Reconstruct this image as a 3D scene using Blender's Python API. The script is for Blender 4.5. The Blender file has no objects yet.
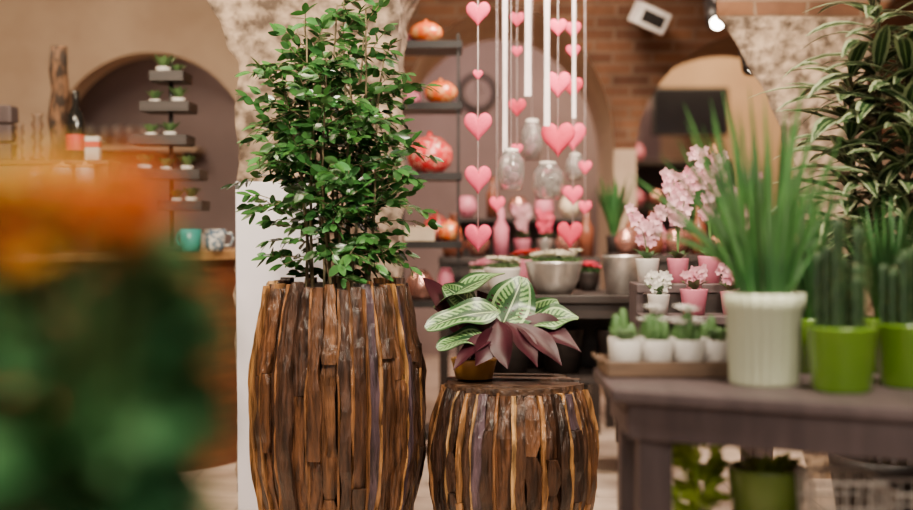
import bpy, math, random
from mathutils import Vector, Matrix, noise
random.seed(7)
R=random.random
def U(a,b): return a+(b-a)*random.random()
F=1268.0; H=1.16
def X(x,D): return (x-456.5)/F*D
def Z(y,D): return H-(y-225)/F*D
SC=bpy.context.scene
def link(o): SC.collection.objects.link(o)

# ------------------------------------------------------------ materials
def mat(name,c,c2=None,rough=.6,scale=8,stretch=(1,1,1),bump=0,metal=0,trans=0,emit=0,vc=False,leafy=0,coat=0,lo=.35,hi=.65,detail=4,spec=None):
    m=bpy.data.materials.new(name); m.use_nodes=True
    nt=m.node_tree; N=nt.nodes; L=nt.links
    b=N['Principled BSDF']; out=N['Material Output']
    b.inputs['Roughness'].default_value=rough
    b.inputs['Metallic'].default_value=metal
    b.inputs['Transmission Weight'].default_value=trans
    b.inputs['Coat Weight'].default_value=coat
    if spec is not None: b.inputs['Specular IOR Level'].default_value=spec
    if c2 is None: c2=tuple(v*.82 for v in c)
    tc=N.new('ShaderNodeTexCoord'); mp=N.new('ShaderNodeMapping'); mp.inputs['Scale'].default_value=stretch
    no=N.new('ShaderNodeTexNoise'); no.inputs['Scale'].default_value=scale; no.inputs['Detail'].default_value=detail
    cr=N.new('ShaderNodeValToRGB')
    cr.color_ramp.elements[0].position=lo; cr.color_ramp.elements[0].color=(*c,1)
    cr.color_ramp.elements[1].position=hi; cr.color_ramp.elements[1].color=(*c2,1)
    L.new(tc.outputs['Object'],mp.inputs['Vector']); L.new(mp.outputs[0],no.inputs['Vector']); L.new(no.outputs['Fac'],cr.inputs[0])
    col=cr.outputs[0]
    if vc:
        at=N.new('ShaderNodeAttribute'); at.attribute_name='Col'
        mx=N.new('ShaderNodeMix'); mx.data_type='RGBA'; mx.blend_type='MULTIPLY'; mx.inputs[0].default_value=1
        L.new(col,mx.inputs[6]); L.new(at.outputs['Color'],mx.inputs[7]); col=mx.outputs[2]
    L.new(col,b.inputs['Base Color'])
    if bump:
        bp=N.new('ShaderNodeBump'); bp.inputs['Strength'].default_value=bump; bp.inputs['Distance'].default_value=.02
        L.new(no.outputs['Fac'],bp.inputs['Height']); L.new(bp.outputs[0],b.inputs['Normal'])
    if emit:
        b.inputs['Emission Color'].default_value=(*c,1); b.inputs['Emission Strength'].default_value=emit
    if leafy:
        tr=N.new('ShaderNodeBsdfTranslucent'); ms=N.new('ShaderNodeMixShader'); ms.inputs[0].default_value=leafy
        L.new(col,tr.inputs[0]); L.new(b.outputs[0],ms.inputs[1]); L.new(tr.outputs[0],ms.inputs[2]); L.new(ms.outputs[0],out.inputs[0])
    return m
def uvpattern(name,kind):
    m=bpy.data.materials.new(name); m.use_nodes=True
    nt=m.node_tree; N=nt.nodes; L=nt.links; b=N['Principled BSDF']
    tc=N.new('ShaderNodeTexCoord'); sp=N.new('ShaderNodeSeparateXYZ'); L.new(tc.outputs['UV'],sp.inputs[0])
    def mth(op,a,bb=None,c=None):
        n=N.new('ShaderNodeMath'); n.operation=op
        for i,v in enumerate((a,bb,c)):
            if v is None: continue
            if isinstance(v,(int,float)): n.inputs[i].default_value=v
            else: L.new(v,n.inputs[i])
        return n.outputs[0]
    a=mth('ABSOLUTE',mth('MULTIPLY',mth('SUBTRACT',sp.outputs[0],.5),2.0))
    def mix(f,c1,c2):
        n=N.new('ShaderNodeMix'); n.data_type='RGBA'; L.new(f,n.inputs[0])
        for i,v in ((6,c1),(7,c2)):
            if isinstance(v,tuple): n.inputs[i].default_value=(*v,1)
            else: L.new(v,n.inputs[i])
        return n.outputs[2]
    if kind=='calathea':
        b.inputs['Roughness'].default_value=.36
        no=N.new('ShaderNodeTexNoise'); no.inputs['Scale'].default_value=14; L.new(tc.outputs['UV'],no.inputs['Vector'])
        aj=mth('ADD',a,mth('MULTIPLY',mth('SUBTRACT',no.outputs['Fac'],.5),.35))
        st=mth('SINE',mth('ADD',mth('MULTIPLY',mth('SUBTRACT',sp.outputs[1],mth('MULTIPLY',a,.22)),72),mth('MULTIPLY',no.outputs['Fac'],4)))
        st=mth('MINIMUM',mth('MAXIMUM',mth('ADD',mth('MULTIPLY',st,.9),mth('ADD',mth('MULTIPLY',a,.3),.35)),0),1)
        col=mix(st,(.20,.35,.12),(.02,.08,.022))
        core=mth('LESS_THAN',mth('ADD',aj,mth('MULTIPLY',mth('ABSOLUTE',mth('SUBTRACT',sp.outputs[1],.4)),.5)),.34)
        col=mix(core,col,(.018,.06,.02))
        band=mth('MULTIPLY',mth('GREATER_THAN',a,.64),mth('LESS_THAN',a,.76))
        col=mix(band,col,(.30,.44,.20))
        edge=mth('GREATER_THAN',a,.76); col=mix(edge,col,(.020,.07,.02))
        rib=mth('LESS_THAN',a,.03); col=mix(rib,col,(.36,.48,.24))
    else:
        b.inputs['Roughness'].default_value=.4
        e=mth('GREATER_THAN',a,.6); col=mix(e,(.018,.05,.016),(.34,.40,.22))
        rib=mth('LESS_THAN',a,.08); col=mix(rib,col,(.20,.28,.11))
    L.new(col,b.inputs['Base Color'])
    return m
def brickmat(name,c1,c2,mortar,scale,w=.5,h=.25,uv=True,bump=.6,msz=.02,rough=.85):
    m=bpy.data.materials.new(name); m.use_nodes=True
    nt=m.node_tree; N=nt.nodes; L=nt.links; b=N['Principled BSDF']; b.inputs['Roughness'].default_value=rough
    tc=N.new('ShaderNodeTexCoord'); br=N.new('ShaderNodeTexBrick'); no=N.new('ShaderNodeTexNoise'); no.inputs['Scale'].default_value=5
    no.inputs['Detail'].default_value=6
    L.new(tc.outputs['UV' if uv else 'Object'],br.inputs['Vector']); L.new(tc.outputs['Object'],no.inputs['Vector'])
    br.inputs['Scale'].default_value=scale; br.inputs['Brick Width'].default_value=w; br.inputs['Row Height'].default_value=h
    br.inputs['Mortar Size'].default_value=msz
    br.inputs['Color1'].default_value=(*c1,1); br.inputs['Color2'].default_value=(*c2,1); br.inputs['Mortar'].default_value=(*mortar,1)
    mx=N.new('ShaderNodeMix'); mx.data_type='RGBA'; mx.blend_type='OVERLAY'; mx.inputs[0].default_value=.7
    L.new(br.outputs['Color'],mx.inputs[6]); L.new(no.outputs['Fac'],mx.inputs[7]); L.new(mx.outputs[2],b.inputs['Base Color'])
    bp=N.new('ShaderNodeBump'); bp.inputs['Strength'].default_value=bump; bp.inputs['Distance'].default_value=.01
    iv=N.new('ShaderNodeMath'); iv.operation='SUBTRACT'; iv.inputs[0].default_value=1; L.new(br.outputs['Fac'],iv.inputs[1])
    L.new(iv.outputs[0],bp.inputs['Height']); L.new(bp.outputs[0],b.inputs['Normal'])
    return m

mWoodB=mat('planter_wood',(1.2,1.12,1.05),(.28,.25,.23),.36,7,(9,9,.9),.8,vc=True,lo=.37,hi=.63,detail=9)
mDark=mat('dark_core',(.02,.013,.01),rough=.9)
mSoil=mat('soil',(.035,.022,.015),(.09,.06,.04),.95,40,bump=.8)
mLeaf=mat('shrub_leaf',(.022,.085,.022),(.038,.125,.033),.25,5,vc=True,leafy=.1)
mStem=mat('woody_stem',(.16,.12,.06),(.09,.08,.04),.8,30)
mGStem=mat('green_stem',(.10,.20,.05),rough=.6)
mCal=uvpattern('calathea_leaf','calathea'); mBurg=mat('burgundy_leaf_back',(.022,.0035,.007),(.045,.007,.014),.42,12,spec=.35)
mDrac=uvpattern('dracaena_leaf','dracaena')
mPlaster=mat('plaster_beige',(.53,.40,.29),(.44,.32,.23),.9,3,bump=.1)
mMauve=mat('plaster_mauve',(.26,.195,.195),(.21,.155,.155),.9,2)
mBeige2=mat('plaster_warm',(.50,.34,.22),(.42,.28,.18),.9,2)
mWhite=mat('white_panel',(.76,.74,.84),(.70,.68,.78),.7,3)
mCeil=mat('ceiling_plaster',(.6,.5,.4),rough=.9)
mStone=mat('rough_stone',(.42,.31,.225),(.085,.057,.04),.92,17,bump=1.0,lo=.36,hi=.64,detail=12)
mBrick=brickmat('vault_brick',(.10,.040,.020),(.19,.085,.04),(.16,.10,.065),1.0,.24,.075,msz=.009)
mFloor=brickmat('floor_tile',(.56,.44,.36),(.51,.40,.32),(.30,.23,.18),1.0,.6,.6,uv=False,bump=.2,msz=.006,rough=.35)
mCounter=mat('counter_veneer',(.24,.080,.028),(.14,.046,.018),.42,4,(1,1,6))
mCTop=mat('counter_top_wood',(.68,.39,.16),(.56,.31,.12),.4,5,(1,6,6))
mBlack=mat('black_metal',(.014,.012,.012),rough=.45)
mDTable=mat('dark_stained_wood',(.032,.022,.020),(.018,.013,.012),.5,6,(1,8,8))
mGrey=mat('grey_mauve_paint',(.098,.070,.072),(.070,.050,.053),.5,5,(6,1,1),bump=.1)
mSilver=mat('brushed_silver',(.78,.75,.71),(.62,.59,.56),.3,20,metal=.8)
mPalePot=mat('pale_green_ceramic',(.62,.67,.48),(.56,.61,.43),.35,4)
mGreenPot=mat('lime_glazed_ceramic',(.14,.29,.012),(.10,.23,.010),.18,4,coat=.5)
mOliveP=mat('olive_pot',(.13,.20,.03),(.10,.15,.02),rough=.3)
mWPot=mat('white_ceramic',(.68,.64,.60),rough=.35)
mPinkPot=mat('pink_ceramic',(.70,.20,.30),rough=.4)
mYelPot=mat('ochre_ceramic',(.48,.24,.045),(.34,.16,.03),.4,8)
mPink=mat('pink_felt',(.84,.085,.185),(.74,.055,.15),.75,20)
mPinkD=mat('deep_pink_felt',(.62,.03,.09),(.55,.02,.07),.75,20)
mPinkL=mat('pale_pink_petal',(.76,.32,.44),(.85,.55,.62),.6,10,leafy=.2)
mRed=mat('red_lacquer',(.62,.02,.03),(.75,.10,.06),.25,14,coat=.5)
mOrange=mat('orange_cream_pattern',(.85,.13,.015),(.85,.40,.14),.25,26,coat=.5,lo=.5,hi=.62)
mOrFl=mat('orange_petal',(.95,.20,.012),(.95,.30,.03),.6,14,leafy=.2)
mYelFl=mat('yellow_petal',(.95,.55,.04),(.95,.62,.08),.6,14,leafy=.2)
mCream=mat('cream_card',(.72,.58,.42),rough=.7)
mRibbon=mat('white_ribbon',(.85,.74,.76),rough=.6)
mGlass=mat('clear_glass',(.95,.93,.93),rough=.05,trans=.9)
mBotD=mat('dark_bottle_glass',(.012,.012,.012),rough=.1)
mRedLab=mat('red_label',(.6,.04,.04),rough=.5)
mWood=mat('plain_wood',(.24,.13,.06),(.16,.085,.038),.6,6,(1,1,8))
mLog=mat('bark_log',(.20,.10,.05),(.03,.018,.012),.85,22,(1,1,.5),.8,lo=.42,hi=.58)
mTray=mat('tray_wood',(.20,.12,.07),(.13,.08,.05),.6,6,(1,8,8))
mCact=mat('cactus_green',(.010,.038,.012),(.028,.075,.02),.55,20)
mCLeaf=mat('cactus_leaf',(.03,.08,.02),(.26,.26,.12),.5,40)
mCactL=mat('small_cactus_green',(.06,.15,.04),(.10,.21,.06),.5,20)
mSucc=mat('succulent_green',(.13,.24,.08),(.08,.17,.06),.5,20,vc=True)
mBlade=mat('blade_green',(.025,.092,.026),(.055,.15,.038),.36,5,vc=True,leafy=.1)
mFgLeaf=mat('broad_leaf_green',(.05,.17,.065),(.09,.24,.085),.4,10,vc=True,leafy=.15)
mYLeaf=mat('yellow_green_leaf',(.42,.54,.05),(.28,.42,.04),.45,10,vc=True,leafy=.25)
mTeal=mat('teal_ceramic',(.03,.30,.28),(.02,.2,.2),.3,8)
mRose=mat('rose_gold',(.62,.30,.24),rough=.25,metal=.8)
mBrownV=mat('brown_glass',(.18,.055,.03),rough=.2)
mWFl=mat('white_petal',(.88,.84,.80),rough=.6,leafy=.2)
mSpine=mat('cream_bract',(.85,.80,.66),rough=.7)
mScreen=mat('tv_screen',(.012,.012,.016),rough=.15)
mLamp=mat('lamp_glow',(1,.9,.75),emit=45)
mPlast=mat('white_plastic',(.72,.68,.65),rough=.4)
mWire=mat('galvanised_wire',(.62,.57,.52),rough=.5,metal=.2)

# ------------------------------------------------------------ mesh builder
class MB:
    def __init__(s): s.v=[]; s.f=[]; s.m=[]; s.uv=[]; s.c=[]; s.col=(1,1,1)
    def av(s,p,uv=(0,0)): s.v.append(tuple(p)); s.uv.append(uv); s.c.append(s.col); return len(s.v)-1
    def af(s,idx,m=0): s.f.append(tuple(idx)); s.m.append(m)
    def hexa(s,ps,m=0):
        b=[s.av(p) for p in ps]
        for q in ((0,3,2,1),(4,5,6,7),(0,1,5,4),(1,2,6,5),(2,3,7,6),(3,0,4,7)): s.af([b[i] for i in q],m)
    def box(s,c,d,m=0,rz=0,top=1.0):
        x,y,z=d[0]/2,d[1]/2,d[2]/2; ps=[]
        for zz,k in ((-z,1),(z,top)):
            for a,bb in ((-x,-y),(x,-y),(x,y),(-x,y)):
                px,py=a*k,bb*k
                ps.append((c[0]+px*math.cos(rz)-py*math.sin(rz),c[1]+px*math.sin(rz)+py*math.cos(rz),c[2]+zz))
        s.hexa(ps,m)
    def lathe(s,prof,seg=28,c=(0,0,0),m=0,rib=0,nr=0):
        rings=[]
        for r,z in prof:
            if r<1e-5: rings.append([s.av((c[0],c[1],c[2]+z))])
            else:
                rg=[]
                for i in range(seg):
                    a=2*math.pi*i/seg; rr=r*(1+rib*math.cos(nr*a)) if rib else r
                    rg.append(s.av((c[0]+rr*math.cos(a),c[1]+rr*math.sin(a),c[2]+z),(i/seg,z)))
                rings.append(rg)
        for a,b in zip(rings,rings[1:]):
            for i in range(seg):
                j=(i+1)%seg
                if len(a)==1 and len(b)==1: continue
                if len(a)==1: s.af((a[0],b[i],b[j])[::-1],m)
                elif len(b)==1: s.af((a[i],a[j],b[0]),m)
                else: s.af((a[i],a[j],b[j],b[i]),m)
    def tube(s,pts,rad,seg=6,m=0):
        rings=[]; n=len(pts)
        for k,p in enumerate(pts):
            p=Vector(p); d=Vector(pts[min(k+1,n-1)])-Vector(pts[max(k-1,0)]); d.normalize()
            q=Vector((1,0,0)) if abs(d.x)<.8 else Vector((0,1,0))
            u=d.cross(q).normalized(); w=d.cross(u)
            r=rad[k] if isinstance(rad,(list,tuple)) else rad
            rings.append([s.av(p+u*math.cos(2*math.pi*i/seg)*r+w*math.sin(2*math.pi*i/seg)*r) for i in range(seg)])
        for a,b in zip(rings,rings[1:]):
            for i in range(seg): s.af((a[i],b[i],b[(i+1)%seg],a[(i+1)%seg]),m)
        s.af(rings[0],m); s.af(rings[-1][::-1],m)
    def ball(s,c,r,m=0,sz=1,seg=12,n=7):
        s.lathe([(r*math.sin(math.pi*k/n) if 0<k<n else 0,-r*sz*math.cos(math.pi*k/n)) for k in range(n+1)],seg,c,m)
    def leaf(s,p,d,up,L,W,bend=0,fold=.2,n=5,ac=(-1,0,1),kind='oval',m=0,back=None,th=.0015,curl=0):
        p=Vector(p); d=Vector(d).normalized(); up=Vector(up)
        sd=d.cross(up)
        if sd.length<1e-3: sd=Vector((1,0,0))
        sd.normalize(); rows=[]; rows2=[]; pos=p.copy()
        for k in range(n+1):
            t=k/n
            nrm=sd.cross(d).normalized()
            if kind=='oval': w=math.sin(math.pi*min(1,.04+.96*t**.85))
            elif kind=='round': w=max(0,math.sin(math.pi*(.02+.96*t**.9)))**.7
            elif kind=='blade': w=min(1,.55+t*1.6)*(1-t)**.55
            else: w=max(0,math.sin(math.pi*(.03+.95*t**.80)))**.62
            w=max(w,.02)*W/2
            wv=curl*math.sin(t*8)*.2
            rows.append([s.av(pos+sd*(a*w)+nrm*(abs(a)*w*fold+a*w*wv),((a+1)/2,t)) for a in ac])
            if back is not None: rows2.append([s.av(pos+sd*(a*w)+nrm*(abs(a)*w*fold+a*w*wv-th),((a+1)/2,t)) for a in ac])
            pos=pos+d*(L/n)
            if bend:
                d=(d+Vector((0,0,-1))*bend/n).normalized(); sd=(sd-d*sd.dot(d)).normalized()
        for A,mi,fl in ((rows,m,False),(rows2,back,True)):
            for a,b in zip(A,A[1:]):
                for i in range(len(ac)-1):
                    q=(a[i],a[i+1],b[i+1],b[i]); s.af(q[::-1] if fl else q,mi)
        return pos
    def obj(s,name,mats,parent=None,loc=(0,0,0),smooth=True,label=None,bevel=0,rz=0):
        me=bpy.data.meshes.new(name); me.from_pydata(s.v,[],s.f); 
        if not isinstance(mats,(list,tuple)): mats=[mats]
        for mm in mats: me.materials.append(mm)
        me.polygons.foreach_set('material_index',s.m)
        me.polygons.foreach_set('use_smooth',[smooth]*len(s.f))
        uvl=me.uv_layers.new(name='UVMap'); li=[0]*len(me.loops); me.loops.foreach_get('vertex_index',li)
        fl=[]; 
        for i in li: fl.extend(s.uv[i])
        uvl.data.foreach_set('uv',fl)
        ca=me.color_attributes.new('Col','FLOAT_COLOR','POINT'); fl=[]
        for c in s.c: fl.extend((*c,1))
        ca.data.foreach_set('color',fl)
        me.update()
        o=bpy.data.objects.new(name,me); o.location=loc; o.rotation_euler[2]=rz; link(o)
        if parent: o.parent=parent
        if label: o['label']=label
        if bevel:
            b=o.modifiers.new('bevel','BEVEL'); b.width=bevel; b.segments=2; b.limit_method='ANGLE'
        return o
def thing(name,label,cat,loc,rz=0,group=None):
    o=bpy.data.objects.new(name,None); o.empty_display_size=.05; o.location=loc; o.rotation_euler[2]=rz; link(o)
    o['label']=label; o['category']=cat
    if group: o['group']=group
    return o
def tag(o,label,cat,group=None):
    o['label']=label; o['category']=cat
    if group: o['group']=group
    return o
def struct(o): o['kind']='structure'; return o
def clone(t,loc,rz=0,sc=1,label=None):
    n=t.copy(); n.location=loc; n.rotation_euler[2]=rz; n.scale=(t.scale[0]*sc,)*3; link(n)
    if label: n['label']=label
    for ch in t.children:
        c=ch.copy(); c.parent=n; link(c)
    return n

# ------------------------------------------------------------ room
m=MB(); m.box((0,4.75,-.05),(9.2,13.5,.1)); struct(m.obj('floor',mFloor,smooth=False))
m=MB(); m.box((0,4.75,3.15),(9.2,13.5,.1)); struct(m.obj('ceiling',mCeil,smooth=False))
m=MB(); m.box((-4.55,4.75,1.55),(.1,13.5,3.1)); struct(m.obj('wall_left',mPlaster,smooth=False))
m=MB(); m.box((4.55,4.75,1.55),(.1,13.5,3.1)); struct(m.obj('wall_right',mPlaster,smooth=False))
m=MB(); m.box((-.05,11.25,1.55),(3.7,.1,3.1)); m.box((3.15,11.25,1.55),(2.7,.1,3.1),1); m.box((-3.2,11.25,1.55),(2.6,.1,3.1))
struct(m.obj('wall_back',[mMauve,mBeige2],smooth=False))
def archwall(name,x0,x1,zt,arches,y0,dep,mats):
    m=MB()
    def fb(pts,mi=0):
        a=[m.av((x,y0,z),(x,z)) for x,z in pts]; m.af(a,mi)
        b=[m.av((x,y0+dep,z),(x,z)) for x,z in pts]; m.af(b[::-1],mi)
    def strip(p,q,d0,d1,mi=0):
        a=m.av((p[0],y0,p[1]),(d0,0)); b=m.av((q[0],y0,q[1]),(d1,0)); c=m.av((q[0],y0+dep,q[1]),(d1,dep)); e=m.av((p[0],y0+dep,p[1]),(d0,dep))
        m.af((a,b,c,e),mi)
    x=x0
    for cx,zs,r,rz,mi in arches:
        fb([(x,zs),(cx-r,zs),(cx-r,zt),(x,zt)]); fb([(x,0),(cx-r,0),(cx-r,zs),(x,zs)],len(mats)-1)
        n=32; P=[(cx-r*math.cos(math.pi*k/n),zs+rz*math.sin(math.pi*k/n)) for k in range(n+1)]
        strip((cx-r,0),(cx-r,zs),0,zs,mi); strip((cx+r,zs),(cx+r,0),0,zs,mi)
        for k in range(n):
            p,q=P[k],P[k+1]; fb([p,q,(q[0],zt),(p[0],zt)]); strip(p,q,r*math.pi*k/n,r*math.pi*(k+1)/n,mi)
        x=cx+r
    fb([(x,0),(x1,0),(x1,zt),(x,zt)])
    strip((x0,0),(x0,zt),0,zt); strip((x1,zt),(x1,0),0,zt)
    return struct(m.obj(name,mats,smooth=False))
archwall('wall_plaster_arch',-4.5,-.95,3.1,[(X(150,8),1.62,.63,.63,0)],8,.25,[mPlaster])
m=MB(); m.box((X(150,8),8.75,1.3),(1.7,.1,2.6)); struct(m.obj('wall_niche',mMauve,smooth=False))
def vaultwall(name,x0,x1,zt,arches,y0,dep,mats,fwd=1.0):
    m=MB()
    def yy(z,zb): return y0-fwd*max(0,min(1,(z-zb)/(zt-zb)))**1.6 if zt>zb else y0
    def col(xa,za,xb,zb_):
        n=8; pa=pb=None
        for k in range(n+1):
            t=k/n; z1=za+(zt-za)*t; z2=zb_+(zt-zb_)*t
            a=m.av((xa,yy(z1,1.6),z1),(xa,z1*1.15)); b=m.av((xb,yy(z2,1.6),z2),(xb,z2*1.15))
            if pa is not None: m.af((pa,pb,b,a),0)
            pa,pb=a,b
    def strip(p,q,d0,d1,mi):
        ya,yb=yy(p[1],1.6),yy(q[1],1.6)
        a=m.av((p[0],ya,p[1]),(d0,0)); b=m.av((q[0],yb,q[1]),(d1,0)); c=m.av((q[0],y0+dep,q[1]),(d1,y0+dep-yb)); e=m.av((p[0],y0+dep,p[1]),(d0,y0+dep-ya))
        m.af((a,b,c,e),mi)
    x=x0
    for cx,zs,r,rz,mi in arches:
        col(x,zs,cx-r,zs); a=[m.av((u,y0,v),(u,v)) for u,v in ((x,0),(cx-r,0),(cx-r,zs),(x,zs))]; m.af(a,1)
        n=32; P=[(cx-r*math.cos(math.pi*k/n),zs+rz*math.sin(math.pi*k/n)) for k in range(n+1)]
        strip((cx-r,0),(cx-r,zs),0,zs,mi); strip((cx+r,zs),(cx+r,0),0,zs,mi)
        for k in range(n):
            p,q=P[k],P[k+1]; col(p[0],p[1],q[0],q[1]); strip(p,q,r*math.pi*k/n,r*math.pi*(k+1)/n,mi)
        x=cx+r
    col(x,1.6,x1,1.6); a=[m.av((u,y0,v),(u,v)) for u,v in ((x,0),(x1,0),(x1,1.6),(x,1.6))]; m.af(a,1)
    return struct(m.obj(name,mats,smooth=False))
ar=[(X(503,8),1.60,.70,.86,1),(X(752,8),1.64,.73,.70,0)]
vaultwall('wall_brick_arch',-.95,4.5,3.1,ar,8,.9,[mBrick,mPlaster])

def stonepillar(name,secs,mats,seed,brickz=None,bk=0):
    m=MB(); rings=[]; N=14
    zz=[]; 
    for (a,b) in zip(secs,secs[1:]):
        k=max(1,int((b[0]-a[0])/.05))
        for i in range(k):
            t=i/k; zz.append([a[j]+(b[j]-a[j])*t for j in range(5)])
    zz.append(list(secs[-1]))
    for z,x0,x1,y0,y1 in zz:
        ring=[]; xb=x0+bk*(y1-y0)
        per=[(x0+(x1-x0)*i/N,y0) for i in range(N)]+[(x1,y0+(y1-y0)*i/N) for i in range(N)]+[(x1-(x1-xb)*i/N,y1) for i in range(N)]+[(xb+(x0-xb)*i/N,y1-(y1-y0)*i/N) for i in range(N)]
        for i,(x,y) in enumerate(per):
            nv=noise.noise_vector(Vector((x*7+seed,y*7,z*7)))*.03+noise.noise_vector(Vector((x*20+seed,y*20,z*20)))*.018
            ring.append(m.av((x+nv.x,y+nv.y,z),(x*1.0+y*.5,z)))
        rings.append((ring,z))
    for (a,z1),(b,z2) in zip(rings,rings[1:]):
        n=len(a); mi=1 if (brickz and z1>=brickz) else 0
        for i in range(n): m.af((a[i],a[(i+1)%n],b[(i+1)%n],b[i]),mi)
    return struct(m.obj(name,mats))
stonepillar('wall_stone_pillar',[(0,-.95,-.26,5.5,6.0),(1.87,-.95,-.255,5.5,6.0),(2.14,-1.07,-.24,5.44,6.05),(3.1,-1.7,.25,5.1,6.3)],[mStone,mBrick],3)
stonepillar('wall_stone_springer',[(0,1.60,1.98,5.8,6.2),(1.25,1.58,1.98,5.8,6.2),(1.5,1.51,1.93,5.8,6.2),(1.8,1.39,1.88,5.78,6.2),(2.05,1.24,1.90,5.75,6.2),(2.10,1.19,1.95,5.73,6.2),(3.1,.95,2.5,5.5,6.4)],[mStone,mBrick],9,brickz=2.07,bk=.45)

m=MB()
m.hexa([(-.0,0,0),(.36,0,0),(.36,.02,0),(0,.02,0),(-.035,.14,1.34),(.34,.14,1.34),(.34,.16,1.34),(-.035,.16,1.34)])
tag(m.obj('white_board',mWhite,loc=(X(238,5.15),5.15,.001),smooth=False,bevel=.003),'tall plain white board leaning against the stone pillar','board')

# ------------------------------------------------------------ counter
def extr(m,poly,z0,z1,mi=0):
    a=[m.av((x,y,z0)) for x,y in poly]; b=[m.av((x,y,z1)) for x,y in poly]; n=len(poly)
    for i in range(n): m.af((a[i],a[(i+1)%n],b[(i+1)%n],b[i]),mi)
    m.af(a[::-1],mi); m.af(b,mi)
cnt=thing('shop_counter','curved reddish-brown wooden counter with light wood top','counter',(-1.9,5.9,0))
front=[]
for k in range(17):
    t=k/16; a=math.pi/2*t
    front.append((-3.2+(2.2)*math.sin(a), 6.4-1.0*math.cos(a)))
poly=[(x+1.9,y-5.9) for x,y in front]+[(-1.0+1.9,6.75-5.9),(-3.2+1.9,6.75-5.9)]
m=MB(); extr(m,[(x*.985-.012,y*.97+.02) for x,y in poly],0,.995); m.obj('body',mCounter,cnt,smooth=False)
m=MB(); extr(m,poly,.995,1.035); m.obj('counter_top',mCTop,cnt,smooth=False,label='light wood counter top')
CT=1.035
rs=thing('display_riser','two-level dark wooden display riser standing on the counter','riser',(X(42,6.2),6.2,CT+.001))
m=MB(); m.box((0,.1,.425),(.66,.22,.02)); m.obj('upper_board',mWood,rs,smooth=False,bevel=.003)
m=MB(); m.box((0,-.1,.245),(.66,.2,.02)); m.obj('lower_board',mWood,rs,smooth=False,bevel=.003)
for s in (-1,1):
    m=MB(); m.box((s*.31,.1,.2075),(.03,.2,.415)); m.obj('side_panel',mWood,rs,smooth=False)
    m=MB(); m.box((s*.31,-.1,.1175),(.03,.18,.235)); m.obj('side_panel',mWood,rs,smooth=False)
R1=CT+.437; R2=CT+.257
m=MB(); m.tube([(0,0,0),(.01,0,.1),(-.008,0,.22),(.008,0,.36),(-.004,0,.46),(.0,0,.58)],[.050,.046,.048,.044,.046,.040],14)
tag(m.obj('wooden_log',mLog,loc=(X(57,6.3),6.33,R1),smooth=True),'tall upright bark-covered wooden log','log')
bt=thing('wine_bottle','dark glass bottle with red label and capsule','bottle',(X(73,6.2),6.24,R1))
m=MB(); m.lathe([(0,0),(.042,0),(.045,.01),(.045,.2),(.036,.235),(.016,.27),(.0155,.34),(.0,.34)],24); m.obj('bottle_body',mBotD,bt)
m=MB(); m.lathe([(.0462,.05),(.0462,.13)],24); m.obj('label',mRedLab,bt,label='red paper label')
m=MB(); m.lathe([(.0165,.31),(.0175,.345),(0,.346)],16); m.obj('bottle_cap',mBotD,bt)
tn=thing('storage_jar','white ceramic jar with wooden lid','jar',(X(58,6.0),6.06,R2),group='white jars on the riser')
m=MB(); m.lathe([(0,0),(.042,0),(.045,.01),(.045,.125),(.040,.135),(0,.135)],24); m.obj('jar_body',mWPot,tn)
m=MB(); m.lathe([(.041,.135),(.043,.14),(.043,.15),(.01,.153),(.01,.165),(0,.168)],20); m.obj('lid',mCTop,tn)
clone(tn,(X(81,6.0),6.06,R2)); clone(tn,(X(33,6.0),6.06,R2),0,.85)
bx_=thing('small_carton','small white carton with a red band','box',(X(92,6.2),6.22,R1))
m=MB(); m.box((0,0,.06),(.07,.05,.12)); m.obj('carton_body',mWPot,bx_,smooth=False,bevel=.002)
m=MB(); m.box((0,0,.08),(.072,.052,.03)); m.obj('band',mRedLab,bx_,smooth=False,label='red band')
cs=thing('wooden_candlestick','turned pale wooden candlestick on the riser','candlestick',(X(34,6.2),6.25,R1),group='turned candlesticks on the riser')
m=MB(); m.lathe([(0,0),(.035,0),(.035,.015),(.018,.03),(.026,.06),(.016,.09),(.028,.12),(.018,.15),(.03,.18),(.02,.21),(.03,.235),(0,.237)],20); m.obj('candlestick_body',mTray,cs)
clone(cs,(X(16,6.2),6.25,R1),0,.8)
sc_=thing('dark_stone_column','stacked dark grey stone blocks','ornament',(X(-4,6.2),6.3,R1))
for k in range(3):
    m=MB(); m.box((0,0,.045+k*.095),(.12,.12,.088),top=.94); m.obj('stone_block',mGrey,sc_,smooth=False,bevel=.008)
ts=thing('tiered_stand','tall dark tiered wooden stand with staggered trays','display stand',(X(171,5.95),5.95,CT))
m=MB(); m.lathe([(0,0),(.12,0),(.12,.015),(0,.015)],24); m.lathe([(0,.015),(.011,.015),(.011,.87),(0,.88)],10); m.obj('post',mBlack,ts)
tiers=[(.06,.2,.2),(-.01,.345,.32),(-.04,.505,.26),(-.01,.66,.22),(.0,.80,.15)]
for dx,z,w in tiers:
    m=MB(); m.box((dx,0,z),(w,.2,.018)); m.box((dx,-.1,z+.015),(w,.008,.045)); m.box((dx,.1,z+.015),(w,.008,.045)); m.box((dx-w/2,0,z+.015),(.008,.2,.045)); m.box((dx+w/2,0,z+.015),(.008,.2,.045))
    m.obj('tray',mDTable,ts,smooth=False)
def rosette(m,c,r,n=18,mi=0,tilt=.5,kind='oval',w=.38):
    for i in range(n):
        a=i*2.399; t=i/n; e=tilt+ (1-t)*.2+t*.75
        d=(math.cos(a)*math.cos(e),math.sin(a)*math.cos(e),math.sin(e))
        k=U(.75,1.2); m.col=(k,k,k)
        m.leaf(c,d,(0,0,1),r*(1-.5*t),r*w,.0,.25,3,kind=kind,m=mi)
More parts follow.
